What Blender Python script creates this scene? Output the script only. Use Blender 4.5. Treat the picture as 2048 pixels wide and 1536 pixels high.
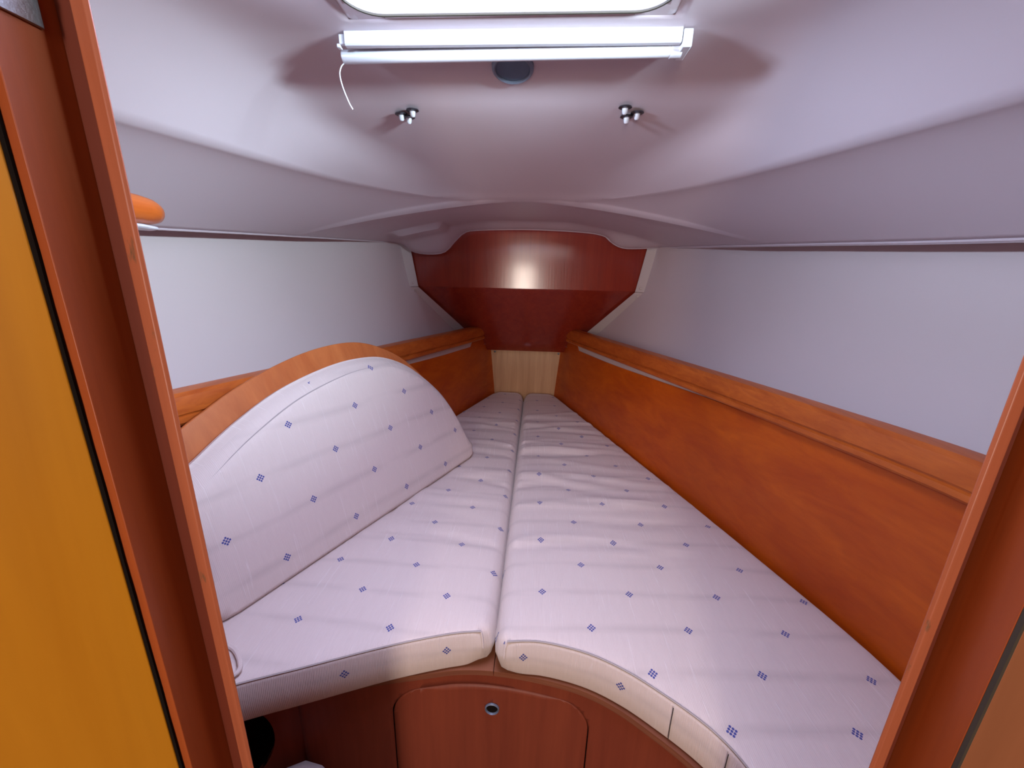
import bpy, bmesh, math, random
import numpy as np
from mathutils import Vector, Matrix
random.seed(4)
S = bpy.context.scene
for o in list(bpy.data.objects): bpy.data.objects.remove(o)
COL = S.collection
# ------------------------------------------------------------------ camera, world, lights, exposure
PIT, ROL, YAW = math.radians(15.1), math.radians(1.4), math.radians(3.349)
f = Vector((-math.sin(YAW)*math.cos(PIT), math.cos(YAW)*math.cos(PIT), -math.sin(PIT)))
r0 = Vector((math.cos(YAW), math.sin(YAW), 0)); u0 = r0.cross(f)
r = math.cos(ROL)*r0 + math.sin(ROL)*u0; u = -math.sin(ROL)*r0 + math.cos(ROL)*u0
cam = bpy.data.objects.new('camera', bpy.data.cameras.new('camera')); COL.objects.link(cam)
cam.matrix_world = Matrix(((r.x, u.x, -f.x, 0.0642), (r.y, u.y, -f.y, 0), (r.z, u.z, -f.z, 1.40), (0, 0, 0, 1)))
cam.data.sensor_width = 36; cam.data.lens = 769/2048*36; cam.data.clip_start = 0.01
S.camera = cam
S.view_settings.view_transform = 'Standard'; S.view_settings.look = 'None'
S.view_settings.gamma = 1; S.view_settings.use_curve_mapping = False
S.view_settings.exposure = 0.22
W = bpy.data.worlds.new('sky'); S.world = W; W.use_nodes = True
W.node_tree.nodes['Background'].inputs[0].default_value = (0.62, 0.78, 1.0, 1)
W.node_tree.nodes['Background'].inputs[1].default_value = 1.0

def area(name, loc, target, sx, sy, energy, color, spread=180):
    l = bpy.data.lights.new(name, 'AREA'); l.shape = 'RECTANGLE'; l.size = sx; l.size_y = sy
    l.energy = energy; l.color = color; l.spread = math.radians(spread)
    o = bpy.data.objects.new(name, l); COL.objects.link(o); o.location = loc
    o.rotation_euler = (Vector(target)-Vector(loc)).to_track_quat('-Z', 'Y').to_euler()
    return o
area('hatch_daylight', (0.16, 0.50, 2.08), (0.02, 0.52, 1.0), 0.9, 0.8, 52, (0.67, 0.69, 1.0))
area('side_fill_right', (0.610, 0.38, 1.748), (-0.60, 0.86, 1.70), 0.19, 0.06, 4.4, (0.66, 0.88, 1.0), 72)  # unseen fill, added to brighten the left roof side and lining
area('side_fill_left', (-0.610, 0.38, 1.748), (0.60, 0.80, 1.72), 0.19, 0.06, 2.9, (0.60, 0.78, 1.0), 72)  # unseen fill, added to brighten the right roof side
area('companionway_daylight', (-0.16, -2.20, 1.36), (-0.05, 0, 1.20), 0.30, 1.0, 30, (1.0, 0.84, 0.72))
area('saloon_fill', (0.0, -0.95, 1.96), (-0.1, -0.7, 0.5), 0.9, 0.5, 10, (1.0, 0.90, 0.82))  # unseen warm fill, added above the saloon to light posts and leaf

# ------------------------------------------------------------------ materials
def nt(name):
    m = bpy.data.materials.new(name); m.use_nodes = True; t = m.node_tree
    return m, t, t.nodes['Principled BSDF']
def node(t, typ, **kw):
    n = t.nodes.new(typ)
    for k, v in kw.items(): setattr(n, k, v)
    return n
def math_n(t, op, a, b=None, c=None):
    n = t.nodes.new('ShaderNodeMath'); n.operation = op
    for i, v in enumerate((a, b, c)):
        if v is None: continue
        if isinstance(v, (int, float)): n.inputs[i].default_value = v
        else: t.links.new(v, n.inputs[i])
    return n.outputs[0]
def mix_c(t, fac, a, b, mode='MIX'):
    n = t.nodes.new('ShaderNodeMix'); n.data_type = 'RGBA'; n.blend_type = mode
    for i, v in ((0, fac), (6, a), (7, b)):
        if isinstance(v, (int, float)): n.inputs[i].default_value = v
        elif isinstance(v, tuple): n.inputs[i].default_value = v if len(v) == 4 else v+(1,)
        else: t.links.new(v, n.inputs[i])
    return n.outputs[2]
def ramp(t, fac, stops):
    n = t.nodes.new('ShaderNodeValToRGB'); e = n.color_ramp.elements
    while len(e) < len(stops): e.new(0.5)
    for k, (p, c) in enumerate(stops): e[k].position = p; e[k].color = c if len(c) == 4 else tuple(c)+(1,)
    t.links.new(fac, n.inputs[0]); return n.outputs[0]
def noise(t, vec, scale, detail=4, rough=0.55, dist=0.0):
    n = t.nodes.new('ShaderNodeTexNoise'); n.inputs['Scale'].default_value = scale
    n.inputs['Detail'].default_value = detail; n.inputs['Roughness'].default_value = rough
    n.inputs['Distortion'].default_value = dist
    if vec is not None: t.links.new(vec, n.inputs['Vector'])
    return n.outputs[0]
def mapped(t, vec, scale, rot=(0, 0, 0)):
    n = t.nodes.new('ShaderNodeMapping'); n.inputs['Scale'].default_value = scale; n.inputs['Rotation'].default_value = rot
    t.links.new(vec, n.inputs[0]); return n.outputs[0]
def bump(t, b, h, strength, dist):
    n = t.nodes.new('ShaderNodeBump'); n.inputs['Strength'].default_value = strength; n.inputs['Distance'].default_value = dist
    t.links.new(h, n.inputs['Height']); t.links.new(n.outputs[0], b.inputs['Normal'])

def wood(name, dark, light, scale, rough=0.35, coat=0.4, blotch=0.35, wear=None, rot=(0, 0, 0), coatr=0.22):
    m, t, b = nt(name)
    tc = node(t, 'ShaderNodeTexCoord').outputs['Object']
    g = noise(t, mapped(t, tc, scale, rot), 1.0, 6, 0.62, 0.6)
    g2 = noise(t, mapped(t, tc, tuple(x*5 for x in scale), rot), 1.0, 3, 0.5)
    big = noise(t, mapped(t, tc, tuple(max(x*0.12, 0.8) for x in scale), rot), 1.0, 3, 0.5, 0.8)
    c = ramp(t, g, [(0.3, dark), (0.7, light)])
    mid = tuple(0.55*a for a in dark)
    c = mix_c(t, math_n(t, 'MULTIPLY', math_n(t, 'SUBTRACT', g2, 0.45), 0.5), c, mid)
    c = mix_c(t, math_n(t, 'MULTIPLY', big, blotch), c, tuple(0.6*a for a in dark))
    if wear:
        w = noise(t, mapped(t, tc, (60, 60, 14)), 1.0, 5, 0.7)
        c = mix_c(t, ramp(t, w, [(0.60, (0, 0, 0)), (0.68, (1, 1, 1))]), c, wear)
    t.links.new(c, b.inputs['Base Color'])
    rr = math_n(t, 'MULTIPLY_ADD', g2, 0.12, rough-0.05)
    t.links.new(rr, b.inputs['Roughness'])
    b.inputs['Coat Weight'].default_value = coat; b.inputs['Coat Roughness'].default_value = coatr
    b.inputs['Specular IOR Level'].default_value = 0.3
    bump(t, b, g2, 0.12, 0.001)
    return m
def plain(name, col, rough=0.5, metal=0.0, bumps=None, var=0.0, vscale=3):
    m, t, b = nt(name)
    b.inputs['Roughness'].default_value = rough; b.inputs['Metallic'].default_value = metal
    tc = node(t, 'ShaderNodeTexCoord').outputs['Object']
    n1 = noise(t, tc, vscale, 4, 0.6)
    c = mix_c(t, math_n(t, 'MULTIPLY', n1, var), col+(1,), tuple(0.6*x for x in col)+(1,))
    t.links.new(c, b.inputs['Base Color'])
    if bumps: bump(t, b, noise(t, tc, bumps[0], 3, 0.6), bumps[1], 0.001)
    return m
ORANGE_D, ORANGE_L = (0.42, 0.055, 0.002), (0.62, 0.115, 0.004)
M = {}
M['panel'] = wood('cherry_panel', ORANGE_D, ORANGE_L, (14, 1.6, 14), 0.38, 0.10)
M['rail'] = wood('cherry_rail', (0.38, 0.068, 0.010), (0.58, 0.135, 0.020), (40, 2.0, 40), 0.36, 0.15)
M['bow'] = wood('mahogany_veneer', (0.235, 0.020, 0.010), (0.31, 0.034, 0.015), (26, 26, 1.3), 0.20, 0.6, 0.2, coatr=0.12)
M['riser'] = wood('riser_veneer', (0.200, 0.036, 0.016), (0.26, 0.052, 0.022), (22, 22, 1.2), 0.55, 0.05, 0.25)
M['ply'] = wood('pale_plywood', (0.42, 0.22, 0.10), (0.60, 0.35, 0.18), (20, 20, 1.3), 0.45, 0.2, 0.15)
M['plyedge'] = wood('plywood_edge', (0.17, 0.050, 0.024), (0.27, 0.095, 0.045), (2, 2, 120), 0.6, 0.0, 0.3)
M['backboard'] = wood('backboard_ply', (0.42, 0.100, 0.024), (0.62, 0.190, 0.055), (2.2, 12, 2.2), 0.38, 0.25, 0.35)
M['jamb'] = wood('jamb_wood', (0.27, 0.050, 0.010), (0.38, 0.080, 0.017), (30, 30, 1.2), 0.42, 0.2, 0.3)
M['stop'] = wood('stop_wood', (0.30, 0.075, 0.032), (0.44, 0.125, 0.055), (40, 40, 1.4), 0.45, 0.15, 0.3, wear=(0.14, 0.07, 0.035, 1))
M['leaf'] = wood('honey_door_veneer', (0.44, 0.165, 0.007), (0.58, 0.245, 0.014), (9, 9, 0.9), 0.35, 0.3, 0.30)
M['brown'] = wood('brown_panel', (0.24, 0.085, 0.035), (0.31, 0.115, 0.050), (10, 10, 0.8), 0.5, 0.1, 0.2)
M['lining'] = plain('white_vinyl_lining', (0.58, 0.475, 0.48), 0.55, 0, (240, 0.10), 0.10, 2)
M['head'] = plain('white_moulded_headliner', (0.54, 0.445, 0.485), 0.50, 0, (200, 0.05), 0.06, 2)
M['batten'] = plain('white_trim_batten', (0.56, 0.47, 0.45), 0.5, 0, None, 0.1, 8)
M['plastic'] = plain('white_plastic', (0.62, 0.61, 0.66), 0.35, 0, None, 0.04, 10)
M['chrome'] = plain('brushed_steel', (0.34, 0.34, 0.36), 0.32, 1.0, (400, 0.1), 0.15, 20)
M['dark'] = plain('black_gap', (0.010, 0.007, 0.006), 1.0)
M['dark'].node_tree.nodes['Principled BSDF'].inputs['Specular IOR Level'].default_value = 0.05
M['groove'] = wood('shaded_groove', (0.10, 0.014, 0.005), (0.14, 0.022, 0.007), (30, 30, 1.2), 0.6, 0.0, 0.2)  # darker jamb wood: the shade beside the stop is put into the colour
M['seal'] = plain('dark_worn_seal', (0.05, 0.040, 0.026), 0.7, 0, (60, 0.4), 0.8, 25)
M['darkmetal'] = plain('dark_steel', (0.12, 0.12, 0.14), 0.35, 1.0)
M['hosegreen'] = plain('grey_green_tank', (0.06, 0.085, 0.075), 0.6, 0, (30, 0.3), 0.4, 6)
M['lens'] = plain('smoked_lamp_lens', (0.09, 0.13, 0.20), 0.18)
M['ring'] = plain('lamp_ring', (0.17, 0.20, 0.27), 0.45, 0.2)
M['floor'] = wood('sole_board', (0.10, 0.035, 0.014), (0.17, 0.06, 0.025), (18, 1.2, 18), 0.5, 0.1)
M['foam'] = plain('pale_cloth', (0.26, 0.20, 0.19), 0.95, 0, (90, 0.4), 0.15, 12)

M['welt'] = plain('shaded_stitched_welt', (0.40, 0.34, 0.32), 0.9, 0, (300, 0.3), 0.3, 60)  # darker than the cover fabric: the seam's shadow is put into the colour
A_, B_ = 0.104, 0.0955
def fabric():
    m, t, b = nt('patterned_upholstery')
    uv = node(t, 'ShaderNodeUVMap'); uv.uv_map = 'UVMap'
    sp = node(t, 'ShaderNodeSeparateXYZ'); t.links.new(uv.outputs[0], sp.inputs[0])
    p, q = sp.outputs[0], sp.outputs[1]
    mm = math_n(t, 'MULTIPLY', math_n(t, 'ADD', p, q), 0.5); nn = math_n(t, 'MULTIPLY', math_n(t, 'SUBTRACT', p, q), 0.5)
    dm = math_n(t, 'SUBTRACT', mm, math_n(t, 'ROUND', mm)); dn = math_n(t, 'SUBTRACT', nn, math_n(t, 'ROUND', nn))
    lx = math_n(t, 'MULTIPLY', math_n(t, 'ADD', dm, dn), A_); ly = math_n(t, 'MULTIPLY', math_n(t, 'SUBTRACT', dm, dn), B_)
    a = math_n(t, 'MULTIPLY', math_n(t, 'ADD', lx, ly), 0.7071); c = math_n(t, 'MULTIPLY', math_n(t, 'SUBTRACT', lx, ly), 0.7071)
    g = 0.0050; rad = 0.00215
    def cell(v):
        return math_n(t, 'SUBTRACT', v, math_n(t, 'MULTIPLY', math_n(t, 'ROUND', math_n(t, 'DIVIDE', v, g)), g))
    ca, cc = cell(a), cell(c)
    d = math_n(t, 'SQRT', math_n(t, 'ADD', math_n(t, 'MULTIPLY', ca, ca), math_n(t, 'MULTIPLY', cc, cc)))
    inside = math_n(t, 'MULTIPLY', math_n(t, 'LESS_THAN', math_n(t, 'ABSOLUTE', a), 1.5*g), math_n(t, 'LESS_THAN', math_n(t, 'ABSOLUTE', c), 1.5*g))
    dot = math_n(t, 'MULTIPLY', math_n(t, 'LESS_THAN', d, rad), inside)
    # slub lines run with the columns, soft bands run with the rows
    slub = noise(t, mapped(t, uv.outputs[0], (16, 0.45, 1)), 1.0, 2, 0.5)
    slubf = ramp(t, slub, [(0.63, (0, 0, 0)), (0.67, (1, 1, 1)), (0.70, (0, 0, 0))])
    fine = noise(t, mapped(t, uv.outputs[0], (60, 2.0, 1)), 1.0, 3, 0.6)
    band = math_n(t, 'ABSOLUTE', math_n(t, 'SUBTRACT', q, math_n(t, 'ROUND', q)))
    bandf = math_n(t, 'SUBTRACT', 1.0, math_n(t, 'MINIMUM', math_n(t, 'DIVIDE', band, 0.16), 1.0))
    patch = noise(t, mapped(t, uv.outputs[0], (0.5, 2.0, 1)), 1.0, 2, 0.5)
    bandf = math_n(t, 'MULTIPLY', math_n(t, 'MULTIPLY', bandf, ramp(t, patch, [(0.38, (0, 0, 0)), (0.55, (1, 1, 1))])), math_n(t, 'MULTIPLY_ADD', fine, 1.0, 0.1))
    stain = noise(t, mapped(t, uv.outputs[0], (0.6, 0.6, 1)), 1.0, 5, 0.6)
    base = mix_c(t, fine, (0.62, 0.515, 0.475, 1), (0.72, 0.605, 0.56, 1))
    base = mix_c(t, math_n(t, 'MULTIPLY', stain, 0.22), base, (0.55, 0.47, 0.43, 1))
    base = mix_c(t, math_n(t, 'MULTIPLY', bandf, 0.55), base, (0.40, 0.33, 0.31, 1))
    base = mix_c(t, math_n(t, 'MULTIPLY', slubf, 0.28), base, (0.88, 0.83, 0.80, 1))
    spots = noise(t, mapped(t, uv.outputs[0], (5, 5, 1)), 1.0, 2, 0.5)
    base = mix_c(t, ramp(t, spots, [(0.79, (0, 0, 0)), (0.82, (0.5, 0.5, 0.5))]), base, (0.36, 0.28, 0.26, 1))
    base = mix_c(t, math_n(t, 'MULTIPLY', dot, 0.95), base, (0.022, 0.040, 0.24, 1))
    t.links.new(base, b.inputs['Base Color'])
    b.inputs['Roughness'].default_value = 0.85
    b.inputs['Sheen Weight'].default_value = 0.15
    ribs = math_n(t, 'SINE', math_n(t, 'MULTIPLY', p, 2*math.pi*A_/0.0030))
    h = math_n(t, 'ADD', math_n(t, 'MULTIPLY', ribs, 0.16), math_n(t, 'ADD', math_n(t, 'MULTIPLY', fine, 0.8), math_n(t, 'MULTIPLY', slubf, 0.9)))
    bump(t, b, h, 0.45, 0.0012)
    return m
M['fabric'] = fabric()
def glass():
    m = bpy.data.materials.new('hatch_acrylic'); m.use_nodes = True; t = m.node_tree; t.nodes.clear()
    o = node(t, 'ShaderNodeOutputMaterial'); mx = node(t, 'ShaderNodeMixShader'); tr = node(t, 'ShaderNodeBsdfTransparent'); gl = node(t, 'ShaderNodeBsdfGlossy')
    tr.inputs[0].default_value = (0.93, 0.96, 1.0, 1); gl.inputs[1].default_value = 0.05
    mx.inputs[0].default_value = 0.06
    t.links.new(tr.outputs[0], mx.inputs[1]); t.links.new(gl.outputs[0], mx.inputs[2]); t.links.new(mx.outputs[0], o.inputs[0])
    return m
M['glass'] = glass()

# ------------------------------------------------------------------ helpers
def tag(o, label=None, cat=None, group=None, kind=None):
    if label: o['label'] = label
    if cat: o['category'] = cat
    if group: o['group'] = group
    if kind: o['kind'] = kind
    return o
def org(o):
    v = Vector((0, 0, 0))
    while o is not None: v = v + o.location; o = o.parent
    return v
def empty(name, loc, label, cat, group=None):
    o = bpy.data.objects.new(name, None); o.empty_display_size = 0.05; COL.objects.link(o); o.location = loc
    return tag(o, label, cat, group)
def link(name, me, mat, parent=None, origin=None, smooth=35, bevel=0, solid=0):
    """me holds world coordinates; the object's origin goes to the parent's origin, or to `origin`"""
    if isinstance(mat, (list, tuple)):
        for x in mat: me.materials.append(x)
    else: me.materials.append(mat)
    o = bpy.data.objects.new(name, me); COL.objects.link(o)
    if parent is not None: o.parent = parent; w = org(parent)
    else:
        if origin is None:
            co = np.array([v.co[:] for v in me.vertices]); origin = ((co[:, 0].min()+co[:, 0].max())/2, (co[:, 1].min()+co[:, 1].max())/2, co[:, 2].min())
        w = Vector(origin); o.location = w
    me.transform(Matrix.Translation(-w))
    if smooth is not None:
        me.shade_smooth(); me.set_sharp_from_angle(angle=math.radians(smooth))
    if solid:
        s = o.modifiers.new('solid', 'SOLIDIFY'); s.thickness = solid; s.offset = -1
    if bevel:
        bv = o.modifiers.new('bevel', 'BEVEL'); bv.width = bevel; bv.segments = 2; bv.limit_method = 'ANGLE'
    return o
def mesh(verts, faces):
    me = bpy.data.meshes.new('m'); me.from_pydata([tuple(v) for v in verts], [], faces); me.update(); return me
def fixn(me):
    bm = bmesh.new(); bm.from_mesh(me); bmesh.ops.remove_doubles(bm, verts=bm.verts, dist=1e-6); bmesh.ops.recalc_face_normals(bm, faces=bm.faces); bm.to_mesh(me); bm.free(); return me
def sweep(sections, closed_prof=True, caps=True):
    """sections: list of rings with the same number of points"""
    n = len(sections[0]); V = [p for s in sections for p in s]; F = []
    for i in range(len(sections)-1):
        for j in range(n if closed_prof else n-1):
            k = (j+1) % n
            F.append((i*n+j, i*n+k, (i+1)*n+k, (i+1)*n+j))
    if caps and closed_prof:
        F.append(tuple(range(n))[::-1]); F.append(tuple((len(sections)-1)*n+j for j in range(n)))
    return fixn(mesh(V, F))
def grid(rows, flip=False):
    n = len(rows[0]); V = [p for s in rows for p in s]; F = []
    for i in range(len(rows)-1):
        for j in range(n-1):
            q = (i*n+j, i*n+j+1, (i+1)*n+j+1, (i+1)*n+j); F.append(q[::-1] if flip else q)
    return mesh(V, F)
def prism(poly, vec):
    """closed polygon of 3D points extruded along vec"""
    n = len(poly); v = Vector(vec); P = [Vector(p) for p in poly]
    V = P+[p+v for p in P]; F = [tuple(range(n)), tuple(range(2*n-1, n-1, -1))]
    F += [(j, (j+1) % n, n+(j+1) % n, n+j) for j in range(n)]
    return fixn(mesh(V, F))
def box(x0, x1, y0, y1, z0, z1):
    return prism([(x0, y0, z0), (x1, y0, z0), (x1, y1, z0), (x0, y1, z0)], (0, 0, z1-z0))
def tube(path, rad, seg=10, caps=True):
    P = [Vector(p) for p in path]; secs = []; side = None
    for i, p in enumerate(P):
        d = (P[min(i+1, len(P)-1)]-P[max(i-1, 0)]).normalized()
        if side is None: side = d.cross(Vector((0.13, 0.31, 0.94))).normalized()
        side = (side - d*side.dot(d)).normalized(); up = d.cross(side)
        rr = rad[i] if isinstance(rad, (list, tuple)) else rad
        secs.append([p+side*rr*math.cos(a)+up*rr*math.sin(a) for a in [2*math.pi*k/seg for k in range(seg)]])
    return sweep(secs)
def lathe(center, axis, prof, seg=24):
    """prof: (radius, height along axis) pairs"""
    a = Vector(axis).normalized(); s = a.cross(Vector((0.3, 0.2, 0.9)) if abs(a.z) < 0.9 else Vector((1, 0, 0))).normalized(); t = a.cross(s); c = Vector(center)
    secs = [[c+a*h+(s*math.cos(w)+t*math.sin(w))*max(rr, 1e-5) for w in [2*math.pi*k/seg for k in range(seg)]] for rr, h in prof]
    return sweep(secs)
def join(*mes):
    bm = bmesh.new()
    for me in mes: bm.from_mesh(me)
    out = bpy.data.meshes.new('m'); bm.to_mesh(out); bm.free(); return out
def filled(outer, holes, fmap, toward=(0, -1, 0)):
    bm = bmesh.new(); edges = []
    for lp in [outer]+holes:
        vs = [bm.verts.new((x, y, 0)) for x, y in lp]
        edges += [bm.edges.new((vs[i], vs[(i+1) % len(vs)])) for i in range(len(vs))]
    bmesh.ops.triangle_fill(bm, use_beauty=True, use_dissolve=False, edges=edges)
    x0, x1 = min(p[0] for p in outer), max(p[0] for p in outer)
    k = x0+0.012
    while k < x1:
        bmesh.ops.bisect_plane(bm, geom=list(bm.verts)+list(bm.edges)+list(bm.faces), plane_co=(k, 0, 0), plane_no=(1, 0, 0)); k += 0.012
    if x1-x0 > 0.3:
        y0, y1 = min(p[1] for p in outer), max(p[1] for p in outer); k = y0+0.02
        while k < y1:
            bmesh.ops.bisect_plane(bm, geom=list(bm.verts)+list(bm.edges)+list(bm.faces), plane_co=(0, k, 0), plane_no=(0, 1, 0)); k += 0.02
    bmesh.ops.recalc_face_normals(bm, faces=bm.faces)
    for v in bm.verts: v.co = Vector(fmap(v.co.x, v.co.y))
    bm.normal_update()
    if sum((f_.normal*f_.calc_area() for f_ in bm.faces), Vector()).dot(Vector(toward)) < 0: bmesh.ops.reverse_faces(bm, faces=bm.faces)
    me = bpy.data.meshes.new('m'); bm.to_mesh(me); bm.free(); return me
def rrect(x0, x1, y0, y1, rad, seg=8):
    P = []
    for cx, cy, a0 in ((x1-rad, y1-rad, 0), (x0+rad, y1-rad, 90), (x0+rad, y0+rad, 180), (x1-rad, y0+rad, 270)):
        for k in range(seg+1):
            a = math.radians(a0+90*k/seg); P.append((cx+rad*math.cos(a), cy+rad*math.sin(a)))
    return P
def spline(pts, n=8, closed=False):
    """Catmull-Rom through the points"""
    P = [np.array(p, float) for p in pts]; out = []; N = len(P)
    rng = range(N) if closed else range(N-1)
    for i in rng:
        if closed: a, b, c, d = P[i-1], P[i], P[(i+1) % N], P[(i+2) % N]
        else: a, b, c, d = P[max(i-1, 0)], P[i], P[i+1], P[min(i+2, N-1)]
        for k in range(n):
            t = k/n; out.append(0.5*((2*b)+(-a+c)*t+(2*a-5*b+4*c-d)*t*t+(-a+3*b-3*c+d)*t**3))
    if not closed: out.append(P[-1])
    return [tuple(o) for o in out]
def ip(x, xs, ys): return float(np.interp(x, xs, ys))
def smooth_fn(pts):
    s = spline(pts, 16); X = np.array([p[0] for p in s]); Y = np.array([p[1] for p in s]); o = np.argsort(X)
    return lambda v: float(np.interp(v, X[o], Y[o]))
def ss(a, b, x): t = min(max((x-a)/(b-a), 0), 1); return t*t*(3-2*t)

# hull plan (half widths by distance forward); heights above the sole
RX = smooth_fn([(0.2, 0.855), (0.45, 0.848), (0.642, 0.83), (0.755, 0.806), (0.87, 0.772), (1.154, 0.682), (1.556, 0.545), (2.14, 0.343), (2.59, 0.195), (2.75, 0.14)])
XE = smooth_fn([(0.2, 1.06), (0.5, 1.04), (0.9, 0.98), (1.3, 0.89), (1.7, 0.76), (2.06, 0.612), (2.3, 0.50), (2.6, 0.36), (2.75, 0.30)])
ZE = smooth_fn([(0.2, 1.465), (0.9, 1.502), (1.3, 1.528), (1.7, 1.552), (2.06, 1.570), (2.75, 1.60)])
WC = smooth_fn([(0.2, 0.83), (0.5, 0.79), (0.69, 0.735), (0.87, 0.660), (1.04, 0.585), (1.19, 0.505), (1.31, 0.40), (1.39, 0.29), (1.45, 0.15), (1.46, 0.0), (1.6, 0.0), (2.2, 0.0)])
ZR = smooth_fn([(0.2, 1.812), (0.70, 1.811), (0.80, 1.806), (0.90, 1.790), (1.0, 1.762), (1.12, 1.735), (1.25, 1.709), (1.38, 1.681), (1.455, 1.665), (1.6, 1.665)])

# ------------------------------------------------------------------ setting: floor, bulkheads, lining, headliner
YB = 0.265
def struct(o): o['kind'] = 'structure'; return o
struct(link('wall_front', box(-1.2, 1.2, 2.73, 2.76, 0, 2.0), M['dark']))
struct(link('floor', box(-1.2, 1.2, -2.4, 2.7, -0.03, 0.0), M['floor']))
# bulkhead with the doorway, cabin side of it white
DX0, DX1, DZ = -0.225, 0.384, 1.86
bk = join(box(-1.25, DX0-0.0125, 0.2225, YB, 0, 2.0), box(DX1+0.0125, 1.25, 0.2225, YB, 0, 2.0), box(DX0-0.012, DX1+0.012, 0.225, YB, DZ+0.01, 2.0))
struct(link('wall_back', bk, M['brown'], bevel=0.001))
# saloon behind the camera: plain shell that only closes the light in
struct(link('wall_saloon_left', box(-1.25, -1.20, -2.4, 0.225, 0, 2.0), M['brown']))
struct(link('wall_saloon_right', box(1.20, 1.25, -2.4, 0.225, 0, 2.0), M['brown']))
struct(link('wall_saloon_back', join(box(-1.2, -0.40, -2.45, -2.4, 0, 2.0), box(0.10, 1.2, -2.45, -2.4, 0, 2.0), box(-0.40, 0.10, -2.45, -2.4, 0, 0.80)), M['brown']))
struct(link('ceiling_saloon', join(box(-1.25, 1.25, -2.4, -1.25, 1.9, 1.94), box(-1.25, 1.25, -0.65, 0.27, 1.9, 1.94), box(-1.25, -0.5, -1.25, -0.65, 1.9, 1.94), box(0.5, 1.25, -1.25, -0.65, 1.9, 1.94)), M['head']))

# hull lining either side, from the shelf up under the deck liner
YS = [YB+0.001+k*(2.72-YB)/60 for k in range(61)]
def lining(side):
    rows = []
    for y in YS:
        b = RX(y)+0.085+0.03*ss(2.2, 1.0, y); tp = XE(y)+0.02+0.10*ss(1.95, 1.5, y); zt = ZE(y)+0.05
        rows.append([(side*(b+(tp-b)*(v**0.8)+0.012*math.sin(v*math.pi)), y, 0.97+(zt-0.97)*v) for v in [k/14 for k in range(15)]])
    return grid(rows, side > 0)
for side, nm in ((-1, 'wall_left'), (1, 'wall_right')):
    struct(link(nm, lining(side), M['lining'], smooth=60, solid=0.012))
# hull below the shelf (closes the berth box)
for side, nm in ((-1, 'wall_hull_left'), (1, 'wall_hull_right')):
    rows = [[(side*(RX(y)+0.10-0.35*(1-z/0.97)**2*ss(0, 1, z+.6)), y, z) for z in (0, 0.25, 0.5, 0.75, 0.975)] for y in YS]
    struct(link(nm, grid(rows, side > 0), M['lining'], smooth=60))

# headliner: flat side decks, soft crease, raised coachroof with the hatch opening
VAL = smooth_fn([(-0.70, 1.572), (-0.615, 1.560), (-0.575, 1.532), (-0.52, 1.519), (-0.44, 1.520), (-0.395, 1.536), (-0.355, 1.578), (-0.31, 1.617), (-0.25, 1.632), (0, 1.640), (0.25, 1.633), (0.37, 1.618), (0.415, 1.586), (0.46, 1.566), (0.52, 1.562), (0.70, 1.572)])
HX, HY0, HY1 = 0.262, 0.30, 0.745
def roof_z(x, y):
    ax = abs(x); w = WC(y); zk = 1.665
    if y < 1.458 and ax <= w:
        zs = zk+0.147*(1-(1-min((w-ax)/(0.36+0.9*ss(0.95, 1.40, y)), 1))**2.3)
        a, b = ZR(y), zs; k = 0.02; h = max(k-abs(a-b), 0)/k
        return min(a, b)-h*h*k*0.25
    if y < 1.458: v = (ax-w)/max(XE(y)-w, 1e-3)
    else: v = max(ax-0.15, 0)/(XE(y)-0.15)*ss(1.40, 1.60, y)+ (1-ss(1.40, 1.60, y))*ax/XE(y)
    z = zk+(ZE(y)-zk)*(v**1.4)
    if y > 1.78:
        blend = ss(1.90, 1.998, y)
        z = z*(1-blend)+VAL(x)*blend
        # moulded blister on the port side of the valance
        bl = ss(-0.60, -0.55, x)*(1-ss(-0.375, -0.36, x))*ss(1.715, 1.76, y)
        z -= 0.024*bl*(1-blend)
    return z
ys = [YB+(HY0-YB)*k/2 for k in range(2)]+[HY0+(HY1-HY0)*k/14 for k in range(14)]+[HY1+(1.70-HY1)*k/90 for k in range(90)]+[1.70+0.30*k/26 for k in range(27)]
rows = []
for y in ys:
    w = WC(y) if WC(y) > HX+0.02 else HX+0.02; e = XE(y)
    half = [HX*k/8 for k in range(9)]+[HX+(w-HX)*k/26 for k in range(1, 27)]+[w+(e-w)*k/22 for k in range(1, 23)]
    xs = [-h for h in half[:0:-1]]+half
    rows.append([(x, y, roof_z(x, y)) for x in xs])
mid = len(rows[0])//2; V = [p for s in rows for p in s]; F = []; n = len(rows[0])
for i in range(len(rows)-1):
    for j in range(n-1):
        cx = j+0.5-mid
        if HY0-1e-6 <= ys[i] < HY1-1e-6 and abs(cx) < 8: continue
        F.append((i*n+j, (i+1)*n+j, (i+1)*n+j+1, i*n+j+1))
# skirt: rolled rim at the outboard edges and along the bow valance
head = mesh(V, F)
hd = struct(link('ceiling', head, M['head'], origin=(0, 1.0, 1.68), smooth=80, solid=0.02))
rim = []
rimpts = [(-XE(y), y, roof_z(-XE(y), y)) for y in ys]+[(x, 2.0, VAL(x)) for x in [-XE(2.0)+k*2*XE(2.0)/60 for k in range(1, 60)]]+[(XE(y), y, roof_z(XE(y), y)) for y in ys[::-1]]
link('edge_rim', tube([(p[0], p[1], p[2]+0.001) for p in rimpts], 0.0045, 8), M['head'], parent=hd)
for sd in (-1, 1):
    link('deck_return', grid([[(sd*XE(y), y, ZE(y)+0.004), (sd*(XE(y)+0.05), y, ZE(y)+0.010), (sd*(XE(y)+0.15), y, ZE(y)+0.045)] for y in YS]), M['head'], parent=hd, solid=0.01)
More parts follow.
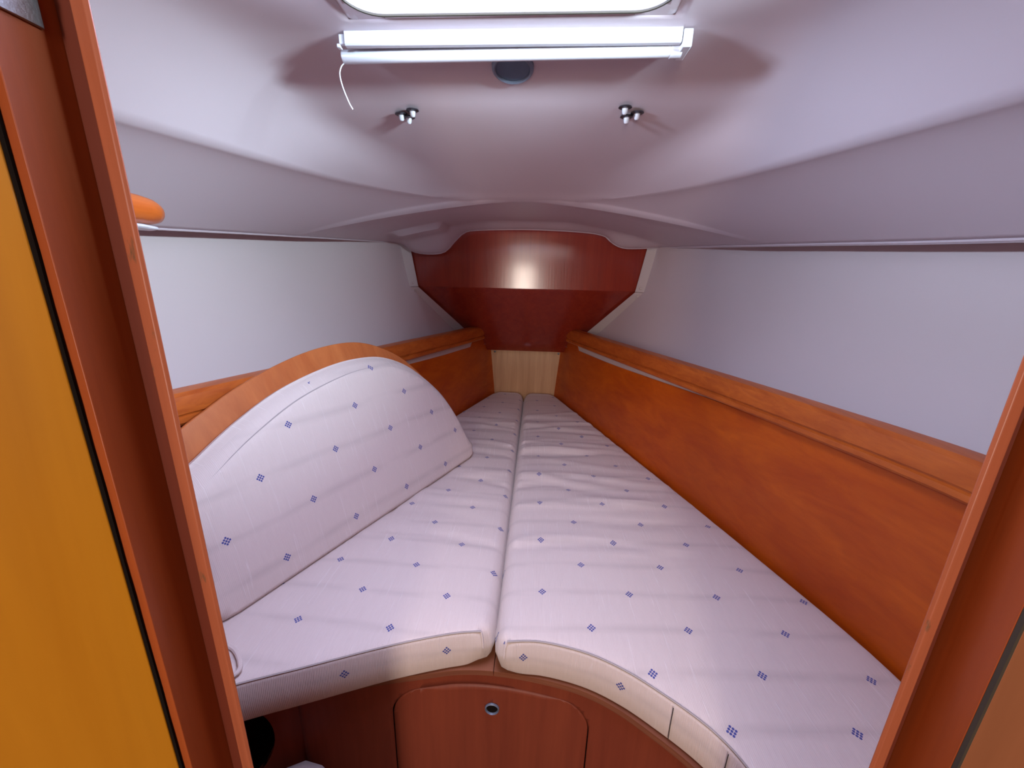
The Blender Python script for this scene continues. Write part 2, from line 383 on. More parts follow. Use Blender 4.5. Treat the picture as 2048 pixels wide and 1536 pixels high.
# closing skin between the valance and the deck over the bow panel
struct(link('trim_1', grid([[(x, 2.0, VAL(x)+0.002), (x, 2.006, 1.70)] for x in [-0.66+k*1.32/40 for k in range(41)]]), M['head'], smooth=None))

# ------------------------------------------------------------------ added, unseen portlight frames around the side fill lights, abreast of the hatch
for k, sd in ((1, -1), (2, 1)):
    w = bpy.data.objects.new('added_window_%d' % k, None); COL.objects.link(w); w.location = (sd*0.62, 0.38, 1.748); w['kind'] = 'structure'
    o2 = [(y, z) for y, z in rrect(0.268, 0.49, 1.705, 1.79, 0.03)]; i2 = [(y, z) for y, z in rrect(0.280, 0.478, 1.715, 1.78, 0.024)]
    link('added_window_frame', filled(o2, [i2], lambda y, z: (sd*0.618, y, z), (-sd, 0, 0)), M['plastic'], parent=w, solid=0.006)
# ------------------------------------------------------------------ hatch
hatch = empty('deck_hatch', (0, 0.5, 1.815), 'bright deck hatch with rounded corners in the cabin ceiling', 'hatch')
zc = lambda y: ZR(y)
outer = rrect(-0.280, 0.280, 0.290, 0.762, 0.07); inner = rrect(-0.252, 0.252, 0.315, 0.735, 0.055)
link('trim_ring', filled(outer, [inner], lambda x, y: (x, y, zc(y)-0.004), (0, 0, -1)), M['head'], parent=hatch, solid=0.008)
col_in = [[(x, y, zc(y)-0.004) for x, y in inner], [(x, y, 1.93) for x, y in inner]]
link('collar', sweep(col_in, True, False), M['plastic'], parent=hatch, smooth=60)
link('seal', tube([(x, y, zc(y)-0.005) for x, y in inner]+[(inner[0][0], inner[0][1], zc(0.7)-0.005)], 0.0022, 6), M['seal'], parent=hatch)
link('acrylic_pane', filled(rrect(-0.27, 0.27, 0.30, 0.755, 0.06), [], lambda x, y: (x, y, 1.931)), M['glass'], parent=hatch, smooth=None)

# ------------------------------------------------------------------ roller blind, lamp, stud clusters
bl = empty('roller_blind', (0, 0.79, 1.80), 'white roller blind rolled up in its cassette below the hatch', 'blind')
link('cassette', prism([(-0.285, 0.772, 1.806), (-0.285, 0.772, 1.788), (-0.285, 0.775, 1.785), (-0.285, 0.783, 1.785), (-0.285, 0.786, 1.788), (-0.285, 0.786, 1.806)], (0.570, 0, 0)), M['plastic'], parent=bl, bevel=0.001)
link('end_cap', box(0.2865, 0.302, 0.772, 0.815, 1.778, 1.804), M['plastic'], parent=bl, bevel=0.002)
link('end_bracket', join(box(-0.296, -0.2865, 0.775, 0.782, 1.788, 1.803), box(-0.301, -0.294, 0.776, 0.786, 1.784, 1.790)), M['plastic'], parent=bl, bevel=0.0015)
link('bottom_bar', tube([(-0.304, 0.806, 1.7835), (-0.301, 0.806, 1.7835), (0.291, 0.797, 1.785)], [0.0095, 0.0105, 0.0105], 18), M['plastic'], parent=bl, smooth=50)
link('bar_end_collar', tube([(0.274, 0.7973, 1.785), (0.292, 0.797, 1.785)], 0.0115, 18), M['plastic'], parent=bl, smooth=50)
link('pull_cord', tube(spline([(-0.300, 0.806, 1.776), (-0.309, 0.807, 1.770), (-0.313, 0.806, 1.757), (-0.309, 0.805, 1.737), (-0.299, 0.804, 1.712), (-0.292, 0.803, 1.700)], 6), 0.0011, 6), M['plastic'], parent=bl)
lp = empty('ceiling_lamp', (0, 0.868, 1.79), 'small round recessed ceiling lamp with smoked lens under the blind', 'lamp')
nrm = Vector((0, 0.20, 1)).normalized(); lc = Vector((0.0, 0.868, ZR(0.868)-0.002))
link('trim_ring', lathe(lc, -nrm, [(0.033, 0.0), (0.0335, 0.006), (0.036, 0.007), (0.040, 0.004), (0.041, -0.004)], 40), M['ring'], parent=lp)
link('lens', lathe(lc, -nrm, [(0.0, 0.0045), (0.020, 0.004), (0.033, 0.0025), (0.034, -0.004)], 40), M['lens'], parent=lp)
proto = None
CL = {'left': [(-0.263, 0.992), (-0.233, 0.980), (-0.249, 1.002)], 'right': [(0.238, 0.972), (0.268, 0.988), (0.248, 1.000)]}
WHERE = {'left': ['outer stud of the left cluster in the ceiling, white cap in dark washer', 'stud of the left ceiling cluster nearest the lamp, white cap in dark washer', 'lowest stud of the left ceiling cluster, white cap in dark washer'],
         'right': ['topmost stud of the right ceiling cluster, white cap in dark washer', 'outer stud of the right cluster in the ceiling, white cap in dark washer', 'lowest middle stud of the right ceiling cluster, white cap in dark washer']}
for side in ('left', 'right'):
    for k, (x, y) in enumerate(CL[side]):
        z = roof_z(x, y)
        if proto is None:
            proto = empty('ceiling_stud', (x, y, z), '', 'stud', 'capped studs in the ceiling')
            link('washer', lathe((x, y, z), (0, 0.1, -1), [(0.009, 0.001), (0.0135, 0.0015), (0.0145, 0.004), (0.011, 0.0055), (0.0075, 0.005)], 20), M['darkmetal'], parent=proto)
            link('cap', lathe((x, y, z), (0, 0.1, -1), [(0.0068, 0.001), (0.0064, 0.008), (0.0054, 0.014), (0.003, 0.0165), (0.0, 0.017)], 16), M['plastic'], parent=proto)
            c = proto
        else:
            c = proto.copy(); COL.objects.link(c); c.location = (x, y, z)
            for ch in list(proto.children):
                d = ch.copy(); COL.objects.link(d); d.parent = c
        c['label'] = WHERE[side][k]

# ------------------------------------------------------------------ bow: locker front, sloping underside, plywood end, battens
link('bow_panel', prism([(-0.565, 2.045, 1.358), (0.565, 2.045, 1.358), (0.640, 2.0535, 1.66), (-0.640, 2.0535, 1.66)], (0, 0.016, -0.001)), M['bow'], bevel=0.0015)
tag(bpy.data.objects['bow_panel'], 'glossy dark red upright veneer panel at the bow under the ceiling', 'panel')
lo = link('sloping_panel', prism([(-0.572, 2.047, 1.3565), (0.572, 2.047, 1.3565), (0.262, 2.50, 0.952), (-0.262, 2.50, 0.952)], (0, 0.012, 0.012)), M['bow'], bevel=0.001)
tag(lo, 'dark red wooden panel sloping forward and down below the glossy bow panel', 'panel')
end = empty('end_panel', (0, 2.57, 0.60), 'pale plywood end panel at the head of the berth', 'panel')
link('board', prism([(-0.215, 2.568, 0.56), (0.215, 2.568, 0.56), (0.27, 2.568, 0.985), (-0.27, 2.568, 0.985)], (0, 0.012, 0)), M['ply'], parent=end, bevel=0.0008)
for x in (-0.208, 0.222):
    link('screw', lathe((x, 2.568, 0.930), (0, -1, 0), [(0.007, 0.0), (0.0065, 0.002), (0.004, 0.003), (0.0, 0.0025)], 12), M['darkmetal'], parent=end)
def strip(a, b, w0, w1, th=(0, -0.006, 0)):
    """flat batten whose inner edge runs a to b and whose outer edge is set off by w0, w1"""
    a, b, w0, w1 = map(Vector, (a, b, w0, w1)); return prism([a, b, b+w1, a+w0], th)
tn = 2
for sd in (-1, 1):
    up = struct(link('trim_%d' % tn, strip((sd*0.600, 2.038, 1.60), (sd*0.556, 2.034, 1.357), (sd*0.058, -0.035, 0), (sd*0.050, -0.030, 0)), M['batten'], bevel=0.001)); tn += 1
    for zz, xx in ((1.375, 0.578),):
        link('screw', lathe((sd*xx, 2.015, zz), (0, -1, 0), [(0.007, 0.0), (0.006, 0.003), (0.0, 0.0045)], 12), M['batten'], parent=up)
    dn = struct(link('trim_%d' % tn, strip((sd*0.556, 2.036, 1.354), (sd*0.318, 2.372, 1.050), (sd*0.056, -0.030, -0.002), (sd*0.056, -0.032, -0.004), (0, -0.008, 0.002)), M['batten'], bevel=0.001)); tn += 1
    for q in (0.05, 0.88):
        link('screw', lathe((sd*(0.556-q*0.216+0.025), 2.034+q*0.306-0.020, 1.352-q*0.277-0.003), (0, -1, -0.3), [(0.007, 0.0), (0.006, 0.003), (0.0, 0.0045)], 12), M['batten'], parent=dn)

# ------------------------------------------------------------------ shelf fronts: panel with slot, white shelf, rail
names = {-1: 'left', 1: 'right'}
def frange(a, b, n): return [a+(b-a)*k/(n-1) for k in range(n)]
def outn(y, sd):
    d = (RX(y+0.01)-RX(y-0.01))/0.02; v = Vector((1, -d, 0)).normalized(); return Vector((sd*v.x, v.y, 0))
def rp(y, sd, off, z):
    n_ = outn(y, sd); return Vector((sd*RX(y), y, z))+n_*off
for sd in (-1, 1):
    ysr = frange(YB+0.002, 2.566, 70)
    t = empty('side_panel', (sd*0.6, 1.4, 0.54), 'orange varnished side panel along the %s edge of the berth under the rail' % names[sd], 'panel')
    # facing board, lowered where the drain slot runs
    secs = []
    for y in ysr:
        top = 1.013+0.026*ss(2.0, 1.0, y) if 0.93 < y < 2.24 else 1.052
        fl = 0.036*ss(2.33, 2.56, y); lo_ = -0.012*ss(2.33, 2.56, y)
        secs.append([rp(y, sd, 0.004+lo_, 0.50), rp(y, sd, 0.004+fl, top), rp(y, sd, 0.016+fl, top), rp(y, sd, 0.016+lo_, 0.50)])
    link('board', sweep(secs), M['panel'], parent=t, bevel=0.0006)
    link('slot_lining', sweep([[rp(y, sd, 0.008, 1.008), rp(y, sd, 0.008, 1.048), rp(y, sd, 0.020, 1.048), rp(y, sd, 0.020, 1.008)] for y in frange(0.96, 2.26, 30)]), M['batten'], parent=t)
    sh = struct(link('trim_%d' % tn, grid([[rp(y, sd, 0.012, 1.0), rp(y, sd, 0.12, 1.0)] for y in ysr]), M['lining'], smooth=None)); tn += 1
    prof = [(0.040, 1.118), (0.034, 1.124), (0.016, 1.124), (-0.004, 1.121), (-0.014, 1.113), (-0.019, 1.100), (-0.020, 1.072), (-0.015, 1.070), (-0.015, 1.066), (-0.021, 1.063), (-0.022, 1.052), (-0.018, 1.046), (-0.010, 1.043), (0.040, 1.043)]
    ysl = frange(YB+0.002, 2.36, 70)
    rl = link('fiddle_rail', sweep([[rp(y, sd, o_, z_) for o_, z_ in prof] for y in ysl]), M['rail'], smooth=30)
    tag(rl, 'varnished wooden fiddle rail capping the %s side panel, running to the bow' % names[sd], 'rail')

# grab rail end poking past the door frame
gr = empty('grab_rail', (-0.72, 0.5, 1.50), 'orange varnished grab rail with rounded end under the deck on the left', 'rail')
gx = -0.660
pr = []
for y, s_ in [(0.2655, 1), (0.66, 1), (0.70, 0.96), (0.725, 0.85), (0.742, 0.65), (0.750, 0.35), (0.752, 0.05)]:
    pr.append([Vector((gx+0.034*s_*math.cos(a)-0.02*(1-s_), y, 1.507+0.026*s_**0.7*math.sin(a))) for a in [2*math.pi*k/20 for k in range(20)]])
link('rail', sweep(pr), M['rail'], parent=gr, smooth=60)
link('rail_base', sweep([[Vector((gx-0.006+0.024*s_*math.cos(a), y, 1.478+0.006*s_*math.sin(a))) for a in [2*math.pi*k/16 for k in range(16)]] for y, s_ in [(0.30, 1), (0.70, 1), (0.725, 0.8), (0.735, 0.3)]]), M['plastic'], parent=gr, smooth=60)

# ------------------------------------------------------------------ cushions
def area2(P): return 0.5*sum(P[i][0]*P[(i+1) % len(P)][1]-P[(i+1) % len(P)][0]*P[i][1] for i in range(len(P)))
def resample(P, step):
    out = []
    for i in range(len(P)):
        a, b = np.array(P[i]), np.array(P[(i+1) % len(P)]); L = np.linalg.norm(b-a); k = max(1, int(L/step))
        out += [tuple(a+(b-a)*j/k) for j in range(k)]
    return out
def cushion(outline, thick, rtop, rbot, gstep, disp, uvtop, uvside, fmap, cham=None):
    P = resample(outline, 0.012)
    if area2(P) < 0: P = P[::-1]
    N = len(P); A = np.array(P); d = np.roll(A, -2, 0)-np.roll(A, 2, 0); d /= np.linalg.norm(d, axis=1)[:, None]
    inn = np.stack([-d[:, 1], d[:, 0]], 1)
    rt = np.array([rtop(*p) for p in P]); rb = np.array([rbot(*p) for p in P])
    for _ in range(5):
        rt = (rt+np.roll(rt, 1)+np.roll(rt, -1))/3; rb = (rb+np.roll(rb, 1)+np.roll(rb, -1))/3
    rings = []
    for a in (0, 30, 60, 90):
        an = math.radians(a); q = A+inn*(rb*(1-math.sin(an)))[:, None]; rings.append((q, rb*(1-math.cos(an))))
    for fr in ((0.2, 0.4) if cham else (0.33, 0.66)):
        z = rb+(thick-rt-rb)*fr; q = A-inn*(0.001 if cham else 0.004); rings.append((q, z))
    if cham:
        ci = np.array([cham(*p) for p in P]); ch = 0.040
        for _ in range(3): ci = (ci+np.roll(ci, 1)+np.roll(ci, -1))/3
        for k in (0, 0.25, 0.5, 0.75, 0.97): rings.append((A+inn*((ci+rt*0.4)*k+0.004*math.sin(k*math.pi)*-1)[:, None], np.full(N, thick-ch*(1-k)-0.004*(k > 0.9))))
        rings.append((A+inn*(ci+rt*0.4+0.004)[:, None], np.full(N, thick)))
    else:
        for a in (90, 68, 45, 22, 0):
            an = math.radians(a); q = A+inn*(rt*(1-math.sin(an)))[:, None]; rings.append((q, thick-rt*(1-math.cos(an))))
    bm = bmesh.new(); side = bm.faces.layers.int.new('side')
    R_ = [[bm.verts.new((q[i][0], q[i][1], z[i])) for i in range(N)] for q, z in rings]
    for k in range(len(R_)-1):
        for i in range(N):
            j = (i+1) % N; fc = bm.faces.new((R_[k][i], R_[k][j], R_[k+1][j], R_[k+1][i])); fc[side] = 1 if k < 8 else 0
    bm.faces.new(R_[-1]); bm.faces.new(R_[0][::-1])
    for ax in (0, 1):
        lo_, hi_ = A[:, ax].min(), A[:, ax].max(); k = lo_+gstep
        while k < hi_-1e-3:
            co = [0, 0, 0]; no = [0, 0, 0]; co[ax] = k; no[ax] = 1
            bmesh.ops.bisect_plane(bm, geom=[v for v in bm.verts if v.co.z > thick-1e-5]+[e for e in bm.edges if min(e.verts[0].co.z, e.verts[1].co.z) > thick-1e-5]+[f_ for f_ in bm.faces if min(v.co.z for v in f_.verts) > thick-1e-5], plane_co=co, plane_no=no, dist=1e-6)
            k += gstep
    bmesh.ops.triangulate(bm, faces=[f_ for f_ in bm.faces if len(f_.verts) > 4])
    bm.verts.ensure_lookup_table()
    co = np.array([v.co[:] for v in bm.verts])
    D = np.empty(len(co)); near = np.empty(len(co), int)
    for s_ in range(0, len(co), 2000):
        dd = np.linalg.norm(co[s_:s_+2000, None, :2]-A[None], axis=2); near[s_:s_+2000] = dd.argmin(1); D[s_:s_+2000] = dd.min(1)
    arc = np.concatenate([[0], np.cumsum(np.linalg.norm(np.diff(A, axis=0), axis=1))])
    uvl = bm.loops.layers.uv.new('UVMap')
    for fc in bm.faces:
        for lpp in fc.loops:
            i = lpp.vert.index; x, y, z = co[i]; s = uvside(x, y, z) if fc[side] else None
            lpp[uvl].uv = s if s is not None else uvtop(x, y)
    for i, v in enumerate(bm.verts):
        x, y, z = co[i]
        if z > thick*0.55: z += disp(x, y, D[i])*((z-thick*0.55)/(thick*0.45))
        v.co = fmap(x, y, z)
    bmesh.ops.recalc_face_normals(bm, faces=bm.faces)
    me = bpy.data.meshes.new('cushion'); bm.to_mesh(me); bm.free(); return me
def arclen(P):
    L = [0]
    for a, b in zip(P, P[1:]): L.append(L[-1]+math.hypot(b[0]-a[0], b[1]-a[1]))
    return L
def offs(P, d):
    out = []
    for i in range(len(P)):
        a, b = P[max(i-1, 0)], P[min(i+1, len(P)-1)]; v = Vector((b[0]-a[0], b[1]-a[1])).normalized(); out.append((P[i][0]-v.y*d, P[i][1]+v.x*d))
    return out
ZB, TH = 0.556, 0.094
RF = spline([(0.030, 0.648), (0.100, 0.654), (0.194, 0.637), (0.269, 0.605), (0.334, 0.562), (0.382, 0.524), (0.411, 0.492), (0.429, 0.461), (0.447, 0.415), (0.455, 0.345)], 8)
LF = spline([(-0.030, 0.668), (-0.080, 0.660), (-0.147, 0.641), (-0.234, 0.611), (-0.372, 0.556), (-0.477, 0.514), (-0.60, 0.455), (-0.68, 0.40), (-0.72, 0.345)], 8)
hull = [(RX(y)-0.004, y) for y in frange(0.30, 2.50, 45)]
OR = [(0.447+0.008, 0.30)]+[(x, y) for x, y in hull]+[(0.196, 2.545), (0.172, 2.560), (0.060, 2.562), (0.030, 2.552), (0.010, 2.515), (0.003, 2.46), (0.003, 1.6), (0.003, 0.70), (0.006, 0.670), (0.014, 0.655)]+RF
OL = [(-0.73, 0.30)]+[(-x, y) for x, y in hull]+[(-0.190, 2.545), (-0.166, 2.558), (-0.060, 2.560), (-0.030, 2.550), (-0.010, 2.515), (-0.003, 2.46), (-0.003, 1.6), (-0.003, 0.72), (-0.006, 0.690), (-0.014, 0.676)]+LF
def rt_seat(x, y):
    if abs(x) < 0.028 and y > 0.64: return 0.030
    if y > 2.5: return 0.03
    if y < 0.68 and abs(x) < 0.6: return 0.009
    return 0.020
def rb_seat(x, y):
    if abs(x) < 0.05 and y < 0.72: return 0.034
    if abs(x) < 0.02: return 0.02
    return 0.008
_rs = np.random.RandomState(7)
FOLD = [(_rs.uniform(0.95, 2.1), _rs.uniform(-0.15, 0.25), _rs.uniform(0.0035, 0.0085), _rs.uniform(0.010, 0.022), _rs.uniform(0, 0.45), _rs.uniform(0.12, 0.35)) for _ in range(46)]
def disp_seat(sgn):
    def fn(x, y, d):
        ax = x*sgn; z = 0.010*(1-math.exp(-d/0.05)) + 0.003*math.sin(2.1*x+3.7*y)
        e = min(d/0.03, 1)
        for i, (fy, sl, am, wd, cx, wx) in enumerate(FOLD):
            if sgn < 0 and i % 2: continue
            q = (y-fy-sl*ax-0.02*math.sin(9*ax+i))/wd
            if abs(q) < 3: z += am*1.0*math.exp(-q*q)*math.exp(-((ax-cx)/wx)**2)*(0.25+0.75*e)*(1 if i % 3 else -1)
        return z
    return fn
LR = arclen(RF); LLn = arclen(LF)
def uvside_for(P, L, off, flip):
    X = np.array(P)
    def fn(x, y, z):
        dd = np.hypot(X[:, 0]-x, X[:, 1]-y); k = int(dd.argmin())
        if dd[k] > 0.012: return None
        return ((L[k]-off)/A_*(1 if not flip else -1), (z-0.058)/B_)
    return fn
ident = lambda x, y, z: Vector((x, y, z+ZB))
cr = cushion(OR, TH, rt_seat, rb_seat, 0.016, disp_seat(1), lambda x, y: (9.32*x+0.098*y-0.06, -0.514*x+10.203*y-6.99), uvside_for(RF, LR, 0.035, False), ident)
cl = cushion(OL, TH, rt_seat, rb_seat, 0.016, disp_seat(-1), lambda x, y: ((x+0.229)/A_, (y-0.657)/B_), uvside_for(LF, LLn, 0.075, True), ident)
rc = empty('berth_cushion', (0.35, 1.3, ZB), 'long right-hand berth cushion in pale fabric with small blue diamond motifs', 'cushion', 'pair of patterned berth cushions')
link('cover', cr, M['fabric'], parent=rc, smooth=70)
lc_ = empty('berth_cushion', (-0.35, 1.3, ZB), 'left-hand berth cushion, pale blue-dotted fabric, with the half-moon backrest standing on it', 'cushion', 'pair of patterned berth cushions')
link('cover', cl, M['fabric'], parent=lc_, smooth=70)
def uvflat(me, k=9.6, off=0.5):
    l = me.uv_layers.new(name='UVMap')
    for lp_ in me.loops:
        c = me.vertices[lp_.vertex_index].co; l.data[lp_.index].uv = (c.x*k+off, 0.5)
    return me
# front seams of the seat cushions with their boxing joints
for P, t_, sg in ((RF, rc, 1), (LF, lc_, -1)):
    Q = offs(P, 0.003*sg)
    link('piping', uvflat(tube([(x, y, ZB+TH+0.0015) for x, y in Q], 0.0020, 6)), M['welt'], parent=t_)
    c0 = Q[0]
    link('corner_seam', uvflat(tube([(c0[0], c0[1], ZB+TH), (c0[0]-0.004*sg, c0[1]-0.004, ZB+TH-0.012), (c0[0]-0.006*sg, c0[1]-0.008, ZB+TH-0.035)], 0.0018, 6)), M['fabric'], parent=t_)
k = 34
for kk in (k, 50):
    x, y = RF[kk]; a, b = RF[kk-1], RF[kk+1]; v = Vector((b[0]-a[0], b[1]-a[1])).normalized(); ox, oy = v.y*0.0062, -v.x*0.0062
    link('boxing_joint', tube([(x+ox*0.6, y+oy*0.6, ZB+TH-0.006), (x+ox, y+oy, ZB+TH*0.5), (x+ox*0.6, y+oy*0.6, ZB+0.01)], 0.0008, 6), M['seal'], parent=rc)
# fabric flap peeping past the door frame on the left cushion
fl = [(-0.560, 0.590, 0.658), (-0.520, 0.575, 0.664), (-0.490, 0.552, 0.666), (-0.478, 0.532, 0.665), (-0.500, 0.512, 0.658)]
link('fabric_flap', uvflat(tube(spline(fl, 5), 0.0045, 8)), M['fabric'], parent=lc_)

# half-moon backrest: frame of its own leaning plane
A0 = Vector((-0.5728, 0.6483, 0.661)); dS = Vector((0.4148, 0.9099, 0)); nS = Vector((0.8654, -0.3945, 0.3090)); uS = Vector((-0.2812, 0.1282, 0.9511))
def bmap(off): return lambda s, t_, z: A0+dS*s+uS*t_+nS*(z-off)
TB = 0.070
OUT = spline([(-0.056, 0.060), (-0.062, 0.20), (-0.045, 0.300), (0.05, 0.365), (0.15, 0.420), (0.27, 0.470), (0.41, 0.502), (0.53, 0.512), (0.65, 0.497), (0.765, 0.437), (0.865, 0.330), (0.930, 0.195), (0.958, 0.075), (0.957, 0.030)], 8)+[(0.945, 0.008), (0.925, 0.0)]+[(0.6, -0.002), (0.3, 0.0), (0.01, 0.0)]+[(-0.020, 0.005), (-0.044, 0.025)]
ARC = [p for p in OUT[14:102]]
def cham_b(s, t_): return 0.036*ss(0.03, 0.12, t_)*(1-0.35*ss(0.75, 0.93, s))
LA = arclen(ARC)
SEAM = offs(ARC, 1); SEAM = [(p[0]+(q[0]-p[0])*-(cham_b(*p)+0.005), p[1]+(q[1]-p[1])*-(cham_b(*p)+0.005)) for p, q in zip(ARC, SEAM)]
XA = np.array(ARC)
def uvarc(x, y, z):
    dd = np.hypot(XA[:, 0]-x, XA[:, 1]-y); k = int(dd.argmin())
    if dd[k] > 0.033: return None
    return (LA[k]/A_, 0.5)
cb = cushion(OUT, TB, lambda s, t_: 0.010 if t_ > 0.04 else 0.022, lambda s, t_: 0.010, 0.02,
             lambda s, t_, d: 0.012*(1-math.exp(-d/0.06))+0.0015*math.sin(9*s+5*t_), lambda s, t_: ((s-0.024)/0.1045-0.02, (t_-0.172+0.028*s)/0.105), uvarc, bmap(TB), cham_b)
br = empty('backrest', tuple(A0+dS*0.45), 'half-moon backrest with blue-dotted pale cushion on a plywood board, leaning on left rail', 'backrest')
link('cushion', cb, M['fabric'], parent=br, smooth=70)
seam = SEAM
link('piping', uvflat(tube([bmap(TB)(s, t_, TB+0.001) for s, t_ in seam], 0.0020, 6)), M['welt'], parent=br)
BO = spline([(-0.07, 0.02), (-0.08, 0.20), (-0.06, 0.345), (0.03, 0.425), (0.11, 0.468), (0.18, 0.500), (0.29, 0.538), (0.41, 0.566), (0.53, 0.575), (0.62, 0.563), (0.71, 0.525), (0.79, 0.467), (0.87, 0.37), (0.93, 0.24), (0.96, 0.10), (0.96, 0.02)], 6)
link('backboard', prism([bmap(TB)(s, t_, -0.004) for s, t_ in BO], nS*-0.014), M['backboard'], parent=br, bevel=0.003, smooth=40)

# ------------------------------------------------------------------ berth base: board, riser, locker door, pale thing in the corner
FRONT = [(x, y-0.001) for x, y in LF[::-1]]+[(0.0, 0.655)]+[(x, y-0.001) for x, y in RF]
FRONT = [p for p in FRONT if p[1] > 0.33]
bt = empty('bunk_board', (0, 1.3, 0.54), 'thin plywood berth top showing its edge under the cushions', 'board')
# riser curve set a little behind the board edge
RC_ = [(-0.640, 0.475), (-0.500, 0.538), (-0.412, 0.592)]
RB = [(-0.412, 0.592), (-0.372, 0.580), (-0.234, 0.632), (-0.147, 0.658), (-0.080, 0.672), (0.0, 0.676), (0.100, 0.668), (0.194, 0.650), (0.269, 0.618), (0.334, 0.574), (0.382, 0.536), (0.411, 0.504), (0.434, 0.461), (0.452, 0.415), (0.462, 0.290)]
RB = [(-0.412, 0.590), (-0.30, 0.622)]+RB[3:]
RS = spline(RB, 10); LRS = arclen(RS)
def half_board(sg):
    n_ = len(RS); fr = []
    for k in range(n_):
        a, b = RS[max(k-1, 0)], RS[min(k+1, n_-1)]; v = Vector((b[0]-a[0], b[1]-a[1])).normalized(); fr.append((RS[k][0]+v.y*0.016, RS[k][1]-v.x*0.016))
    fr = [p for p in fr if p[0]*sg > 0.002 and p[1] > 0.34]
    fr = sorted(fr, key=lambda p: abs(p[0]))
    if sg < 0: fr += [(-0.50, 0.520), (-0.60, 0.472), (-0.70, 0.42)]
    poly = [(sg*0.0008, 0.6600)]+fr
    poly += [(sg*RX(0.34), 0.34)]+[(sg*(RX(y)+0.003), y) for y in frange(0.4, 2.55, 30)]+[(sg*0.0008, 2.56)]
    return prism([(x, y, 0.5405) for x, y in poly], (0, 0, 0.0140))
link('board', half_board(-1), M['plyedge'], parent=bt, smooth=None)
link('board', half_board(1), M['plyedge'], parent=bt, smooth=None)
i0 = min(range(len(RS)), key=lambda k: abs(RS[k][0]))
def onriser(off):
    X = [p[0] for p in RS]; Y = [p[1] for p in RS]; L = [l-LRS[i0] for l in LRS]
    def fn(s, z):
        x, y = float(np.interp(s, L, X)), float(np.interp(s, L, Y)); x2, y2 = float(np.interp(s+0.004, L, X)), float(np.interp(s+0.004, L, Y)); x1, y1 = float(np.interp(s-0.004, L, X)), float(np.interp(s-0.004, L, Y))
        v = Vector((x2-x1, y2-y1)).normalized(); return (x+v.y*off, y-v.x*off, z)
    return fn
s0, s1 = -LRS[i0], LRS[-1]-LRS[i0]
def topped(x0, x1, zb, zt, zt2, rad, seg=8):
    """door outline whose top edge drops from zt at the left to zt2 at the right"""
    P = rrect(x0, x1, zb, zt, rad, seg)
    return [(x, z-(zt-zt2)*(x-x0)/(x1-x0)*ss(zb, zt, z)) for x, z in P]
door_o = topped(-0.232, 0.222, 0.14, 0.505, 0.497, 0.062)
ib = empty('curved_riser', (0, 0.66, 0.0), 'curved red-brown wooden front below the cushions', 'panel')
link('riser', filled([(s0, 0), (s1, 0), (s1, 0.5405), (s0, 0.5405)], [door_o], onriser(0.006)), M['riser'], parent=ib, smooth=60, solid=0.012)
din = [(-0.005+(x+0.005)*(1-0.003/0.227), 0.32+(z-0.32)*(1-0.0028/0.18)) for x, z in door_o]
hole = [(-0.003+0.0135*math.cos(a), 0.430+0.0135*math.sin(a)) for a in [2*math.pi*k/24 for k in range(24)]]
ld = empty('locker_door', (0, 0.665, 0.14), 'round-cornered locker door with a dark finger hole, flush in the berth front', 'door')
link('door_panel', filled(din, [hole], onriser(0.006)), M['riser'], parent=ld, smooth=60, solid=0.010)
hc = onriser(0.007)(-0.003, 0.430)
link('finger_ring', lathe(hc, (0, -1, 0), [(0.0133, -0.012), (0.0133, 0.001), (0.0150, 0.0040), (0.0165, 0.0030), (0.0172, 0.0)], 40), M['ring'], parent=ld)
link('finger_hole', lathe((hc[0], hc[1]+0.003, hc[2]), (0, -1, 0), [(0.0130, 0.0), (0.0130, 0.003), (0.011, 0.0038), (0.0, 0.004)], 24), M['dark'], parent=ld)
# side panel with the round opening
pa, pb = Vector((-0.412, 0.590, 0)), Vector((-0.640, 0.477, 0)); dv = (pb-pa).normalized(); Lp = (pb-pa).length
pn = Vector((-dv.y, dv.x, 0)); pn = -pn if pn.y < 0 else pn
hol = [(0.168+0.115*math.cos(a), 0.452+0.125*math.sin(a)) for a in [2*math.pi*k/48 for k in range(48)]]
hol = [(x, min(z, 0.534)) for x, z in hol if x < 0.999]
hol = [p for i, p in enumerate(hol) if not (abs(p[1]-0.534) < 1e-6 and abs(hol[i-1][1]-0.534) < 1e-6 and abs(hol[(i+1) % len(hol)][1]-0.534) < 1e-6)]
sp_ = empty('berth_side_front', tuple(pa), 'dark red wooden panel with a round dark opening below the left cushion', 'panel')
link('board', filled([(0, 0), (Lp+0.03, 0), (Lp+0.03, 0.5405), (0, 0.5405)], [hol], lambda x, z: tuple(pa+dv*x+Vector((0, 0, z)))), M['riser'], parent=sp_, smooth=None, solid=0.012)
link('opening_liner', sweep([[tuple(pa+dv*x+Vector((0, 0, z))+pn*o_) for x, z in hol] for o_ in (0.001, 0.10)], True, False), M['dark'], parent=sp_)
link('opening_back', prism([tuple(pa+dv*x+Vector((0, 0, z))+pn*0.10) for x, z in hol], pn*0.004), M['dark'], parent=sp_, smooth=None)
tk = link('hose', tube([tuple(pa+dv*0.20+Vector((0, 0, z))+pn*(0.05)) for z in (0.34, 0.40, 0.46, 0.53)], 0.022, 16), M['hosegreen'])
tag(tk, 'grey-green pipe inside the round opening under the left cushion', 'pipe')
pc = prism([(-0.440, 0.545, 0.0), (-0.395, 0.565, 0.0), (-0.345, 0.560, 0.0), (-0.330, 0.50, 0.0), (-0.40, 0.465, 0.0), (-0.455, 0.50, 0.0)], (0, 0, 0.36))
for v in pc.vertices:
    if v.co.z > 0.1: v.co.z = 0.398-0.42*(v.co.x+0.40)**2*4-abs(v.co.y-0.55)*0.25; v.co.x += 0.0
